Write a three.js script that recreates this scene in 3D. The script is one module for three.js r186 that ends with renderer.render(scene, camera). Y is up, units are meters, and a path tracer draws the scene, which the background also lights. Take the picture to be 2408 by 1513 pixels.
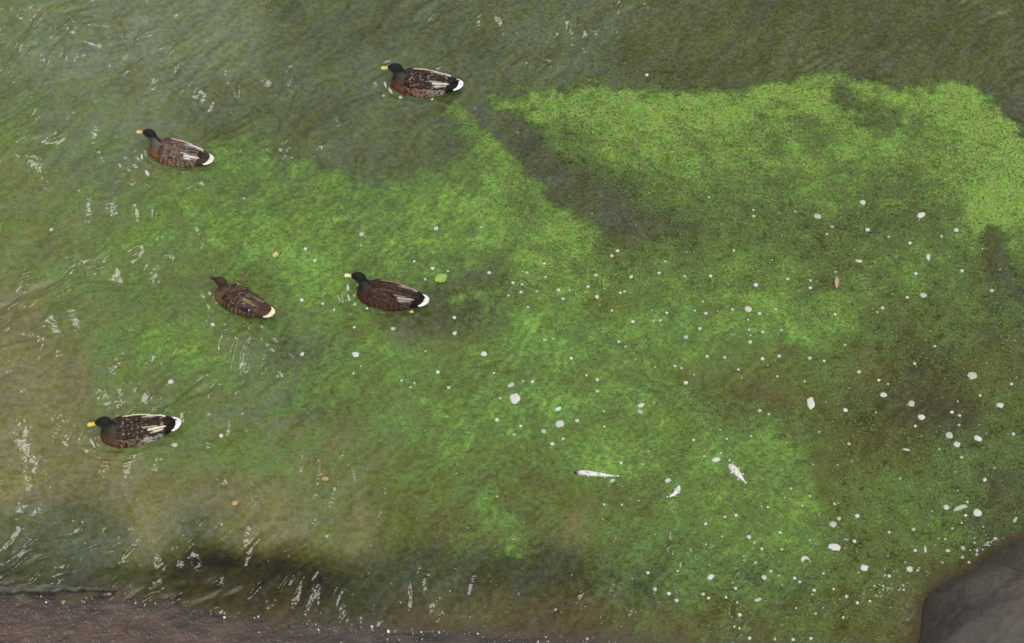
import * as THREE from 'three';
import { MarchingCubes } from 'three/addons/objects/MarchingCubes.js';
import { mergeVertices, mergeGeometries } from 'three/addons/utils/BufferGeometryUtils.js';

// ------------------------------------------------------------------ camera, sky, sun, exposure
const scene = new THREE.Scene();
const PITCH = 52 * Math.PI / 180, DIST = 16, FOV = 14.75;
const camera = new THREE.PerspectiveCamera(FOV, 1024 / 643, 0.1, 2000);
camera.position.set(0, DIST * Math.sin(PITCH), DIST * Math.cos(PITCH));
camera.lookAt(0, 0, 0);
camera.updateMatrixWorld(true);
scene.add(camera);

const renderer = new THREE.WebGLRenderer({ antialias: true });
renderer.setSize(1024, 643);
renderer.toneMapping = THREE.LinearToneMapping;
renderer.toneMappingExposure = 0.98;
renderer.shadowMap.enabled = true;

// noise -------------------------------------------------------------
function rng(seed) { let s = seed >>> 0; return () => { s = (s + 0x6D2B79F5) >>> 0; let t = s; t = Math.imul(t ^ (t >>> 15), t | 1); t ^= t + Math.imul(t ^ (t >>> 7), t | 61); return ((t ^ (t >>> 14)) >>> 0) / 4294967296; }; }
const PERM = new Uint8Array(512), GX = new Float32Array(256), GY = new Float32Array(256);
{ const r = rng(7); const p = [...Array(256).keys()]; for (let i = 255; i > 0; i--) { const j = Math.floor(r() * (i + 1)); [p[i], p[j]] = [p[j], p[i]]; }
  for (let i = 0; i < 512; i++) PERM[i] = p[i & 255];
  for (let i = 0; i < 256; i++) { const a = r() * Math.PI * 2; GX[i] = Math.cos(a); GY[i] = Math.sin(a); } }
function noise(x, y) {            // gradient noise, about -1..1
  const xi = Math.floor(x), yi = Math.floor(y), fx = x - xi, fy = y - yi;
  const u = fx * fx * fx * (fx * (fx * 6 - 15) + 10), v = fy * fy * fy * (fy * (fy * 6 - 15) + 10);
  const a = xi & 255, b = yi & 255, A = PERM[a], B = PERM[(a + 1) & 255];
  const h00 = PERM[A + b], h01 = PERM[A + ((b + 1) & 255)], h10 = PERM[B + b], h11 = PERM[B + ((b + 1) & 255)];
  const n00 = GX[h00] * fx + GY[h00] * fy, n10 = GX[h10] * (fx - 1) + GY[h10] * fy;
  const n01 = GX[h01] * fx + GY[h01] * (fy - 1), n11 = GX[h11] * (fx - 1) + GY[h11] * (fy - 1);
  const l = n00 + (n10 - n00) * u; return (l + (n01 + (n11 - n01) * u - l) * v) * 1.5;
}
const fbm = (x, y, o = 3) => { let s = 0, a = 0.55; for (let i = 0; i < o; i++) { s += a * noise(x, y); x = x * 2.03 + 17.1; y = y * 2.03 + 5.7; a *= 0.5; } return s; };
const clamp = (x, a = 0, b = 1) => x < a ? a : x > b ? b : x;
const sstep = (a, b, x) => { const t = clamp((x - a) / (b - a)); return t * t * (3 - 2 * t); };
const mix = (a, b, t) => a + (b - a) * t;
const lin = (c) => { c /= 255; return c <= 0.04045 ? c / 12.92 : Math.pow((c + 0.055) / 1.055, 2.4); };

// overcast sky, soft cloud relief, brightest round the veiled sun
const SUN = new THREE.Vector3(-0.42, 0.75, -0.52).normalize();
{
  const W = 1024, H = 512, d = new Float32Array(W * H * 4);
  for (let j = 0; j < H; j++) for (let i = 0; i < W; i++) {
    const el = (j + 0.5) / H * Math.PI - Math.PI / 2, az = i / W * Math.PI * 2, o = (j * W + i) * 4;
    if (el > 0) {
      const s = Math.sin(el), k = 1 / (s + 0.22), px = Math.cos(az) * Math.cos(el) * k * 2.2, py = Math.sin(az) * Math.cos(el) * k * 2.2;
      const c = 1 + 0.62 * fbm(px + 3.1, py - 1.7, 4) * sstep(0.0, 0.3, s);
      const sx = Math.cos(az) * Math.cos(el) , sz = Math.sin(az) * Math.cos(el), dot = clamp(sx * SUN.x + s * SUN.y + sz * SUN.z, -1, 1), ang = Math.acos(dot) * 57.3;
      const glow = 5.6 * Math.exp(-ang * ang / 520) + 1.6 * Math.exp(-ang / 40);     // the sun behind thin cloud
      const L = (0.55 * (0.45 + 0.55 * s) + 0.72 * glow * sstep(0, 0.15, s)) * clamp(c, 0.35, 1.9);
      d[o] = L * mix(0.97, 1.0, clamp(glow)); d[o + 1] = L; d[o + 2] = L * mix(1.06, 0.97, clamp(glow));
    } else { const g = 0.09 * (1 - 0.5 * clamp(-el)); d[o] = g; d[o + 1] = g * 1.1; d[o + 2] = g * 0.8; }
    d[o + 3] = 1;
  }
  const sky = new THREE.DataTexture(d, W, H, THREE.RGBAFormat, THREE.FloatType);
  sky.mapping = THREE.EquirectangularReflectionMapping; sky.magFilter = sky.minFilter = THREE.LinearFilter; sky.wrapS = THREE.RepeatWrapping; sky.needsUpdate = true;
  scene.background = sky; scene.environment = sky;
}
const sun = new THREE.DirectionalLight(new THREE.Color(1.0, 0.965, 0.9), 0.55);
sun.position.copy(SUN).multiplyScalar(12);
sun.castShadow = true; sun.shadow.radius = 22; sun.shadow.mapSize.set(2048, 2048);
Object.assign(sun.shadow.camera, { left: -6, right: 6, top: 6, bottom: -6, near: 1, far: 40 });
scene.add(sun); scene.add(sun.target);

// ------------------------------------------------------------------ helpers
const used = {};
function numbered(n) { if (!(n in used)) { used[n] = 0; return n; } used[n]++; return n + '_' + String(used[n]).padStart(3, '0'); }
function shade(o) { o.castShadow = true; o.receiveShadow = true; return o; }
function mesh(name, geo, mat, parent) { const m = shade(new THREE.Mesh(geo, mat)); m.name = parent === undefined ? numbered(name) : name; (parent || scene).add(m); return m; }
function tag(o, label, category, group) { o.userData = { label, category }; if (group) o.userData.group = group; return o; }
// surveyed points: where the photograph's line of sight through (px, py) of a 2408 x 1513 frame meets the level y
const TY = Math.tan(FOV / 2 * Math.PI / 180), TX = TY * 1024 / 643, SP = Math.sin(PITCH), CP = Math.cos(PITCH);
function G(px, py, y = 0) {
  const a = (px / 2408 * 2 - 1) * TX, b = (1 - py / 1513 * 2) * TY;
  const dy = -SP + b * CP, dz = -CP - b * SP, t = (y - camera.position.y) / dy;
  return [a * t, y, camera.position.z + dz * t];
}
function P(x, z) { // inverse for the level y = 0
  const ry = -camera.position.y, rz = z - camera.position.z, depth = -ry * SP - rz * CP, up = ry * CP - rz * SP;
  return [(x / depth / TX + 1) / 2 * 2408, (1 - up / depth / TY) / 2 * 1513];
}
function grid(nu, nv, f, withUV) { // a sheet of (nu+1) x (nv+1) points f(u, v) -> [x, y, z]
  const p = new Float32Array((nu + 1) * (nv + 1) * 3), uv = new Float32Array((nu + 1) * (nv + 1) * 2), idx = new Uint32Array(nu * nv * 6);
  let k = 0, q = 0; for (let j = 0; j <= nv; j++) for (let i = 0; i <= nu; i++) { const r = f(i / nu, j / nv, i, j); p.set(r.slice(0, 3), k * 3); uv[k * 2] = r[3] ?? i / nu; uv[k * 2 + 1] = r[4] ?? j / nv; k++; }
  for (let j = 0; j < nv; j++) for (let i = 0; i < nu; i++) { const a = j * (nu + 1) + i, b = a + 1, c = a + nu + 1, e = c + 1; idx[q++] = a; idx[q++] = c; idx[q++] = b; idx[q++] = b; idx[q++] = c; idx[q++] = e; }
  const g = new THREE.BufferGeometry(); g.setAttribute('position', new THREE.BufferAttribute(p, 3)); if (withUV !== false) g.setAttribute('uv', new THREE.BufferAttribute(uv, 2));
  g.setIndex(new THREE.BufferAttribute(idx, 1)); g.computeVertexNormals(); return g;
}
function paint(g, f) { // vertex colours, linear
  const p = g.attributes.position, c = new Float32Array(p.count * 3);
  for (let i = 0; i < p.count; i++) c.set(f(p.getX(i), p.getY(i), p.getZ(i), i), i * 3);
  g.setAttribute('color', new THREE.BufferAttribute(c, 3)); return g;
}

// ------------------------------------------------------------------ where the algae lie (0 none .. 9 thick), what the water itself looks like
const DENS = [
  '221111111111111111111111',
  '211111111111111111111111',
  '322111111113677776676683',
  '233224211125147776666678',
  '223334455566402555555568',
  '223445556656672244444456',
  '233444565543665555645543',
  '123443444224555556664343',
  '123443234545555443333222',
  '112333344445555543322113',
  '112333333344445555532233',
  '011122222333334555554442',
  '001112112223324444554442',
  '000000011111113344443211',
  '000000000011112233332100'].map((r) => [...r].map(Number));
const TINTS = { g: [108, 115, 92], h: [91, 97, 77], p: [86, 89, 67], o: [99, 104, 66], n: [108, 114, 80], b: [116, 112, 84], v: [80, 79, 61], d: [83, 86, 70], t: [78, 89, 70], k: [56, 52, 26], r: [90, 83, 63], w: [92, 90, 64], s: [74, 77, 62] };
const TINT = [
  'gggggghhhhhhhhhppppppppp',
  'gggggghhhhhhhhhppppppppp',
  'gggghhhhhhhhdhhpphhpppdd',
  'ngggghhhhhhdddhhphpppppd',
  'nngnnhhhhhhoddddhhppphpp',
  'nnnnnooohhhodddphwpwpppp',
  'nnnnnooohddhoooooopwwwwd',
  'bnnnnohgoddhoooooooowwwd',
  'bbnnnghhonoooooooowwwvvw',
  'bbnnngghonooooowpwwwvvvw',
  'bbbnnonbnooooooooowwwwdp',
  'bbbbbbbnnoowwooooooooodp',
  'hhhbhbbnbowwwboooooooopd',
  'sssskkkksssssssttttoowwr',  // k cells belong to the painted dark reflection
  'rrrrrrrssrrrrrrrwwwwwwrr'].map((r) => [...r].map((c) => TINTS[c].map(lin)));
function cell(tab, px, py) {
  const fx = clamp((px - 50) / 100, 0, 22.999), fy = clamp((py - 50) / 100, 0, 13.999), i = Math.floor(fx), j = Math.floor(fy), u = fx - i, v = fy - j;
  const s = u * u * (3 - 2 * u), t = v * v * (3 - 2 * v);
  return [tab[j][i], tab[j][i + 1], tab[j + 1][i], tab[j + 1][i + 1], s, t];
}
const bil = ([a, b, c, d, s, t]) => mix(mix(a, b, s), mix(c, d, s), t);
// streaks and edges: [value, half width, softness, points]
const STROKES = [
  [6.4, 18, 34, [1085, 265, 1150, 345, 1240, 425, 1300, 490, 1375, 565]],
  [0, 26, 22, [1115, 240, 1185, 300]],
  [0, 36, 26, [1185, 300, 1280, 385, 1360, 460]],
  [0.8, 38, 44, [1350, 450, 1420, 500, 1490, 540]],
  [7.8, 20, 14, [1170, 240, 1260, 240, 1330, 225]],
  [7.6, 36, 26, [1290, 250, 1420, 225, 1540, 240]],
  [8.2, 40, 30, [1560, 260, 1700, 260, 1840, 225, 1980, 215]],
  [7.4, 30, 26, [1960, 210, 2100, 235, 2200, 230]],
  [9, 26, 16, [2200, 225, 2275, 225, 2330, 275, 2408, 335, 2600, 430]],
  [8.6, 40, 30, [2270, 270, 2340, 330, 2408, 390]],
  [8.8, 48, 26, [2330, 500, 2408, 450, 2600, 400]],
  [1, 26, 18, [2340, 560, 2345, 640]],
  [3, 26, 20, [1980, 230, 2040, 260, 2090, 275]],
  [5.2, 14, 28, [520, 362, 620, 378, 720, 398, 800, 430]],
  [5.4, 14, 34, [590, 480, 640, 540, 680, 580]],
  [6.4, 10, 28, [1080, 705, 1180, 655, 1280, 600, 1380, 570]],
  [2.2, 18, 30, [1010, 690, 1080, 670, 1160, 640]],
  [1.6, 24, 40, [930, 765, 1000, 770, 1080, 785]],
  [5.4, 10, 26, [845, 750, 900, 820, 960, 880, 1000, 950]],
  [4.4, 8, 26, [880, 920, 930, 980, 990, 1040]], [3.6, 10, 28, [990, 1040, 1060, 1100, 1130, 1160, 1210, 1240]],
  [4.2, 12, 26, [1150, 1170, 1200, 1240, 1215, 1300]],
  [6.6, 26, 30, [1290, 910, 1330, 960]],
  [5.6, 24, 50, [1360, 1070, 1440, 1090]],
  [6.4, 34, 60, [1840, 720, 1960, 740]],
  [2, 50, 36, [1880, 1040, 1960, 1110, 1980, 1150]],
  [1.6, 44, 80, [2060, 880, 2160, 880, 2230, 960]],
  [2, 34, 30, [1650, 880, 1760, 900, 1860, 930]],
  [5.4, 50, 70, [1700, 1060, 1840, 1080]],
  [4.6, 30, 60, [300, 800, 420, 830]],
  [5.0, 26, 54, [380, 480, 520, 500]],
  [3.6, 14, 18, [0, 330, 150, 305]],
  [4, 12, 16, [0, 540, 120, 500, 250, 440]],
];
function segDist(x, y, p) {
  let best = 1e9;
  for (let i = 0; i < p.length - 2; i += 2) {
    const ax = p[i], ay = p[i + 1], bx = p[i + 2] - ax, by = p[i + 3] - ay, t = clamp(((x - ax) * bx + (y - ay) * by) / (bx * bx + by * by));
    const dx = x - ax - bx * t, dy = (y - ay - by * t) * 1.25, d = dx * dx + dy * dy; if (d < best) best = d;
  }
  return Math.sqrt(best);
}
for (const s of STROKES) { const p = s[3], r = s[1] + s[2] + 30; let a = 1e9, b = -1e9, c = 1e9, d = -1e9; for (let i = 0; i < p.length; i += 2) { a = Math.min(a, p[i]); b = Math.max(b, p[i]); c = Math.min(c, p[i + 1]); d = Math.max(d, p[i + 1]); } s.box = [a - r, b + r, c - r, d + r]; }
function edgeTop(px) { // upper rim of the thick bloom on the right
  const e = [1110, 235, 1200, 232, 1300, 200, 1420, 190, 1530, 206, 1640, 196, 1740, 214, 1840, 180, 1980, 176, 2100, 205, 2200, 200, 2260, 186, 2330, 240, 2408, 296, 2700, 480];
  for (let i = 0; i < e.length - 2; i += 2) if (px < e[i + 2]) return mix(e[i + 1], e[i + 3], clamp((px - e[i]) / (e[i + 2] - e[i])));
  return 480;
}
function densityAt(x, z) {
  let [px, py] = P(x, z); const px0 = px;
  const w1 = fbm(x * 2.1, z * 2.1, 3), w2 = fbm(x * 2.1 + 40, z * 2.1 + 9, 3), w3 = fbm(x * 9 + 3, z * 9, 3), w4 = fbm(x * 9 + 31, z * 9 + 8, 3);
  px += w1 * 28 + w3 * 24; py += w2 * 20 + w4 * 20;
  let d = bil(cell(DENS, px, py));
  for (const s of STROKES) { const b = s.box; if (px < b[0] || px > b[1] || py < b[2] || py > b[3]) continue; const k = 1 - sstep(s[1] - s[2] * 0.5, s[1] + s[2], segDist(px, py, s[3])); if (k > 0) d = mix(d, s[0], k * 0.92); }
  if (px > 1090 && py < 420) { const e = edgeTop(px); d = mix(Math.min(d, 0.9), d, sstep(e - 34, e + 34, py + 34 * w3 + 22 * w4)); }
  // torn into streaks that drift with the current, and into clumps
  const bx = x + 0.24 * w1 + 0.03 * w3, bz = z + 0.24 * w2 + 0.03 * w4, drift = sstep(700, 1500, px0);
  const t1 = mix(aniso(bx, bz, 1.02, 0.11, 0.62, 21), aniso(bx, bz, 2.35, 0.13, 0.50, 23), 0.35 + 0.4 * drift), t2 = mix(aniso(bx, bz, 0.95, 0.045, 0.26, 27), aniso(bx, bz, 2.3, 0.05, 0.2, 29), 0.35 + 0.3 * drift), cl = fbm(x * 5.5 + 2, z * 5.5, 4);
  const body = sstep(0.4, 3.5, d);
  d += body * (1.5 * t1 + 1.2 * t2 + 1.6 * cl) * (1 + 0.5 * sstep(5, 8, d));
  return clamp(d, 0, 9) / 9;
}
// ------------------------------------------------------------------ the ducks' places (needed by the water)
const DUCKS = [ // bill tip, tail tip (photograph), height class
  { name: 'drake_a', bill: [895, 157], tail: [1092, 196], pose: 0 },
  { name: 'drake_b', bill: [322, 307], tail: [504, 375], pose: 1 },
  { name: 'female', bill: [494, 650], tail: [646, 738], pose: 2 },
  { name: 'drake_c', bill: [811, 645], tail: [1011, 706], pose: 1 },
  { name: 'drake_d', bill: [204, 998], tail: [428, 990], pose: 0 },
];
const POSE = [{ tip: 0.312, tipY: 0.172 }, { tip: 0.325, tipY: 0.192 }, { tip: 0.29, tipY: 0.172 }];
for (const d of DUCKS) {
  const q = POSE[d.pose]; let s = 0.9;
  for (let k = 0; k < 3; k++) {
    const a = G(...d.bill, q.tipY * s), b = G(...d.tail, 0.075 * s), dx = a[0] - b[0], dz = a[2] - b[2], L = Math.hypot(dx, dz);
    s = L / (q.tip + 0.31); d.yaw = Math.atan2(-dz, dx); const f = 0.31 / (q.tip + 0.31);
    d.x = b[0] + dx * f; d.z = b[2] + dz * f;
  }
  d.s = s; d.c = Math.cos(d.yaw); d.n = Math.sin(d.yaw);
}
// ------------------------------------------------------------------ the water's relief
const DX0 = -4.2, DX1 = 4.2, DZ0 = -3.4, DZ1 = 3.0;
function aniso(x, z, ang, lu, lv, ox) { const c = Math.cos(ang), s = Math.sin(ang); return noise((x * c + z * s) / lu + ox, (-x * s + z * c) / lv + ox * 1.7); }
// places where the surface is choppy: x, y, reach across, reach up, strength
const SPOTS = [[1595, 1300, 26, 60, 2.8], [1735, 1400, 26, 110, 3.2], [1740, 1470, 26, 50, 3.8], [1665, 1310, 24, 40, 2.2], [495, 265, 40, 30, 0.5], [672, 205, 26, 26, 0.9], [410, 515, 50, 34, 0.6], [615, 450, 22, 24, 0.9], [370, 850, 40, 40, 0.8], [575, 975, 30, 30, 0.6], [80, 1130, 40, 60, 0.5], [110, 1240, 40, 50, 0.5], [250, 1270, 60, 40, 0.5], [600, 775, 24, 34, 0.7], [720, 1170, 24, 40, 0.8], [780, 1240, 24, 50, 0.6], [405, 1325, 20, 16, 1.0], [1390, 850, 30, 20, 0.4], [930, 770, 26, 16, 0.6], [810, 1440, 20, 30, 0.8], [1150, 1370, 20, 40, 0.5], [960, 1350, 20, 40, 0.6]];
function shadePatchAt(px, py, x, z) { // painted dark patch where ripple reflections stop; waves flattened there too
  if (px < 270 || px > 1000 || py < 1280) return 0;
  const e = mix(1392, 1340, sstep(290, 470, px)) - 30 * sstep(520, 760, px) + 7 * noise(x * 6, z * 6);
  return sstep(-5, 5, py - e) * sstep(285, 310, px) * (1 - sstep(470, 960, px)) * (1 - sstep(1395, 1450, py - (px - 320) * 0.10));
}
function waves(x, z, dens) {
  const [px, py] = P(x, z);
  const calm = 1 - 0.58 * sstep(0.25, 0.8, dens) * (0.25 + 0.75 * sstep(500, 1100, P(x, z)[0]));
  const left = 1 - sstep(250, 1000, px), low = sstep(1080, 1330, py), top = 1 - sstep(150, 420, py), right = sstep(1300, 1800, px) ;
  const wx = x + 0.05 * noise(x * 2.3, z * 2.3), wz = z + 0.05 * noise(x * 2.3 + 9, z * 2.3 + 4);
  const patch = clamp(0.75 + 1.0 * noise(x * 1.1 + 2, z * 1.3 + 7) + 0.5 * noise(x * 3.1 + 1, z * 3.1), 0.15, 2);
  let spot = 0; for (const q of SPOTS) { const a = (px - q[0]) / q[2], b = (py - q[1]) / q[3], e = a * a + b * b; if (e < 6) spot += q[4] * Math.exp(-e); }
  let h = 0;
  const aL = 0.58 + 0.28 * noise(x * 0.37 + 5, z * 0.37 + 2);                              // across the crests that run up to the right
  const cx = x + 0.20 * noise(x * 1.1 + 4, z * 1.1) + 0.07 * noise(x * 3.4, z * 3.4 + 8), cz = z + 0.20 * noise(x * 1.1 + 14, z * 1.1 + 3) + 0.07 * noise(x * 3.4 + 6, z * 3.4);
  h += 0.0125 * aniso(cx, cz, aL, 0.105, 0.30, 1.3) * (0.30 + 0.85 * left + 0.45 * top) * calm * patch;
  h += 0.0082 * aniso(cx, cz, aL + 0.1, 0.050, 0.17, 6.3) * (0.5 + 0.6 * left + 0.7 * top) * calm * patch;
  const lw = low * (0.55 + 0.8 * sstep(0, 1, 1 - dens)) * clamp(1.4 - 0.5 * right) * clamp(0.75 + 0.9 * noise(x * 1.6 + 3, z * 3.1)) * (1 - 0.9 * shadePatchAt(px, py, x, z));
  h += 0.0070 * aniso(cx, cz, 0.22, 0.11, 0.34, 5.1) * lw + 0.0018 * aniso(cx, cz, 0.42, 0.05, 0.14, 7.7) * lw;
  h += 0.0110 * aniso(cx, cz, aL + 0.15, 0.13, 0.5, 2.3) * top * calm;
  h += 0.0040 * aniso(cx, cz, 2.2, 0.07, 0.7, 8.4) * top * (0.3 + 0.7 * right);
  h += 0.0200 * aniso(cx, cz, 1.12, 0.36, 1.2, 3.9) * left * (0.4 + 0.6 * calm);
  h += 0.0050 * noise(x * 2.1, z * 2.1) * calm + 0.0030 * noise(cx * 6.5, cz * 6.5) * calm;
  h += 0.0012 * noise(wx * 17, wz * 17) * calm;
  if (spot > 0.02) h += spot * (0.0062 * aniso(wx, wz, 0.22, 0.055, 0.10, 3.3) + 0.0036 * noise(wx * 30, wz * 24));
  for (const d of DUCKS) {
    const rx = x - d.x, rz = z - d.z; if (rx * rx + rz * rz > 1.2) continue;
    const lx = (rx * d.c - rz * d.n) / d.s, lz = (rx * d.n + rz * d.c) / d.s;
    const e = Math.hypot((lx - 0.03) / 0.2, lz / 0.11), hull = (e - 1) * 0.14;
    if (hull > -0.02) {
      const front = sstep(-0.25, 0.2, lx - Math.abs(lz) * 0.35);
      h += 0.0120 * Math.sin(hull / 0.072 * 6.283 + 1 + 1.2 * noise(x * 8, z * 8)) * Math.exp(-Math.max(hull, 0) / 0.10) * front * clamp(0.9 + 1.2 * noise(x * 14, z * 14), 0, 1.6);
    }
    const back = -lx - 0.1; if (back > 0) { const v = Math.abs(lz) - 0.1 - back * 0.34; h += 0.0062 * Math.sin(v / 0.085 * 6.283) * Math.exp(-(v * v) / 0.010 - back / 0.5); }
  }
  return h;
}
// the density and relief on a 7.5 mm grid, looked up afterwards
const NX = 1120, NZ = 853, DG = new Float32Array(NX * NZ), HG = new Float32Array(NX * NZ);
for (let j = 0; j < NZ; j++) for (let i = 0; i < NX; i++) {
  const x = mix(DX0, DX1, i / (NX - 1)), z = mix(DZ0, DZ1, j / (NZ - 1)), d = densityAt(x, z);
  DG[j * NX + i] = d; HG[j * NX + i] = waves(x, z, d);
}
function look(F, x, z) {
  const fx = clamp((x - DX0) / (DX1 - DX0), 0, 0.99999) * (NX - 1), fy = clamp((z - DZ0) / (DZ1 - DZ0), 0, 0.99999) * (NZ - 1), i = Math.floor(fx), j = Math.floor(fy), u = fx - i, v = fy - j, o = j * NX + i;
  return mix(mix(F[o], F[o + 1], u), mix(F[o + NX], F[o + NX + 1], u), v);
}
// ------------------------------------------------------------------ the shore: where rock meets water
const SHORE = [-900, 1385, 0, 1404, 250, 1410, 320, 1412, 450, 1436, 700, 1468, 900, 1486, 1100, 1495, 1400, 1508, 1600, 1535, 2100, 1545, 2408, 1500, 3400, 1400];
function shoreY(px) { for (let i = 0; i < SHORE.length - 2; i += 2) if (px < SHORE[i + 2]) return mix(SHORE[i + 1], SHORE[i + 3], clamp((px - SHORE[i]) / (SHORE[i + 2] - SHORE[i]))); return 1400; }
function bedY(x, z) {
  const [px, py] = P(x, z);
  const s = (py - shoreY(px) + 16 * fbm(x * 3, z * 3, 3) + 5 * noise(x * 14, z * 14)) / 365;      // metres up the bank
  let y = s > 0 ? 0.24 * s : Math.max(0.26 * s, -0.55 + 0.05 * s);
  y += 0.012 * fbm(x * 6, z * 9, 4) + 0.006 * noise(x * 26, z * 34) * sstep(-0.5, 0, s);
  return Math.max(Math.min(y, 1.4), -0.7);
}
// ------------------------------------------------------------------ textures of the water
const TW = 2048, TH = 1560;
const mapData = new Uint8Array(TW * TH * 4), bumpData = new Float32Array(TW * TH * 4);
const toS = (c) => { c = clamp(c); return 255 * (c <= 0.0031308 ? c * 12.92 : 1.055 * Math.pow(c, 1 / 2.4) - 0.055); };
const A0 = [94, 107, 66].map(lin), A1 = [99, 122, 71].map(lin), A2 = [122, 157, 78].map(lin), AY = [1.05, 1.0, 0.92], AC = [0.90, 0.96, 1.10];
const OLV = [0.97, 0.97, 0.80], GRY = [1.02, 1.03, 1.14];
const KK = [66, 64, 40].map(lin);  // colour of the painted dark reflection
const EXPO = 1.0, VEIL = 0.028;               // measured brightness to base colour
for (let j = 0; j < TH; j++) for (let i = 0; i < TW; i++) {
  const x = mix(DX0, DX1, (i + 0.5) / TW), z = mix(DZ0, DZ1, (j + 0.5) / TH), o = (j * TW + i) * 4;
  const [px, py] = P(x, z), d = look(DG, x, z);
  const wpx = px + 40 * noise(x * 2, z * 2) , wpy = py + 30 * noise(x * 2 + 5, z * 2 + 3);
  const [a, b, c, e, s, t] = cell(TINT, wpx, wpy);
  const speck = clamp(sstep(1150, 1500, px + 0.35 * (700 - py)) * (1 - 0.75 * sstep(620, 760, py) * (1 - sstep(1850, 2050, px))) + 0.25);
  const f1 = noise(x * 26, z * 26), f2 = noise(x * 61 + 7, z * 61), f3 = noise(x * 110, z * 110 + 3), qx = x + 0.16 * noise(x * 1.6 + 4, z * 1.6) + 0.05 * noise(x * 5, z * 5 + 8), qz = z + 0.16 * noise(x * 1.6 + 14, z * 1.6 + 3) + 0.05 * noise(x * 5 + 6, z * 5), sA = aniso(qx, qz, 0.62, 0.045, 0.15, 4), sB = aniso(qx, qz, 0.4, 0.09, 0.4, 11), big = fbm(x * 1.7 + 9, z * 1.7, 3);
  // algae: thick where the density says so, torn by fine noise where it lies in flecks
  let k = d * 0.92 + speck * (0.24 * f1 + 0.26 * f2 + 0.18 * f3) * (0.25 + d) + (1 - speck * 0.7) * (0.16 * sA + 0.09 * sB + 0.08 * f1 + 0.08 * f2) * (0.4 + d) + 0.30 * big * (0.3 + d);
  k = clamp(k);
  const al = sstep(0.04, 0.6, k), hi = sstep(0.45, 0.95, k), lo = sstep(0.12, 0.5, k);
  const gq = 0.45 + 0.55 * speck, grain = 1 + (0.26 * f2 + 0.24 * f3) * gq + 0.08 * sA + 0.12 * f1;
  const hole = speck * speck * sstep(0.14, 0.42, 0.45 * f2 + 0.3 * f3 + 0.6 * f1 + 0.35 * noise(x * 12 + 3, z * 12)) * sstep(0.1, 0.3, d) * (1 - 0.6 * sstep(0.75, 0.95, d));
  const hue = clamp(0.5 + 0.9 * fbm(x * 3.3 + 60, z * 3.3, 3) + 0.5 * f2 + 0.3 * f1), hue2 = clamp(0.55 + 0.8 * aniso(qx, qz, 0.7, 0.14, 0.45, 33) + 0.7 * noise(x * 14 + 7, z * 14) + 0.4 * f2);
  let out = [0, 0, 0];
  for (let q = 0; q < 3; q++) {
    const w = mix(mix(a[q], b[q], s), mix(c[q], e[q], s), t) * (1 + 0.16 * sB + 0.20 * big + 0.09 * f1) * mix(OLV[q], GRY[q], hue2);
    const g = mix(mix(A0[q], A1[q], lo), A2[q], hi) * mix(AC[q], AY[q], hue);
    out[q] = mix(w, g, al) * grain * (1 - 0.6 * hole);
  }
  // dark reflection put into the water colour beside the ledge
  const shadePatch = shadePatchAt(px, py, x, z);
  for (let q = 0; q < 3; q++) out[q] = mix(out[q], KK[q] * (1 + 0.2 * f1 + 0.2 * sB), shadePatch * 0.8);
  let sh = shoreY(px), shallow = sstep(-70, 5, py - sh + 16 * noise(x * 6, z * 6) + 10 * f1) * (1 - 0.9 * shadePatch);
  if (px > 2050) { shallow = 0; const e = [2130, 1560, 2166, 1470, 2176, 1410, 2200, 1385, 2240, 1362, 2291, 1340, 2330, 1305, 2368, 1283, 2440, 1255]; shallow = sstep(34, 8, segDist(px, py, e) + 8 * f1); }
  shallow = clamp(shallow + 0.2 * f1 * shallow);
  const silt = [0.070, 0.052, 0.036].map((c, q) => mix(c, [0.070, 0.048, 0.020][q], sstep(2000, 2150, px)) * grain);
  for (let q = 0; q < 3; q++) {
    const alb = Math.max((out[q] - VEIL) / EXPO, out[q] * 0.22);
    mapData[o + q] = toS(mix(alb, silt[q], clamp(shallow) * 0.85));
  }
  mapData[o + 3] = 255;
  const calm = 1 - 0.6 * d;
  const bh = 0.5 + 0.5 * clamp((0.6 * noise(x * 34, z * 34) + 0.4 * f2) * calm, -1, 1);
  bumpData[o] = bumpData[o + 1] = bumpData[o + 2] = bh; bumpData[o + 3] = 1;
}
function tex(data, w, h, srgb, float) {
  const t = new THREE.DataTexture(data, w, h, THREE.RGBAFormat, float ? THREE.FloatType : THREE.UnsignedByteType);
  if (srgb) t.colorSpace = THREE.SRGBColorSpace; t.magFilter = t.minFilter = THREE.LinearFilter; t.wrapS = t.wrapT = THREE.MirroredRepeatWrapping; t.needsUpdate = true; return t;
}
const waterMat = new THREE.MeshPhysicalMaterial({ name: 'turbid water', map: tex(mapData, TW, TH, true), bumpMap: tex(bumpData, TW, TH, false, true), bumpScale: 0.0026, roughness: 0.15, ior: 1.33});
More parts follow.
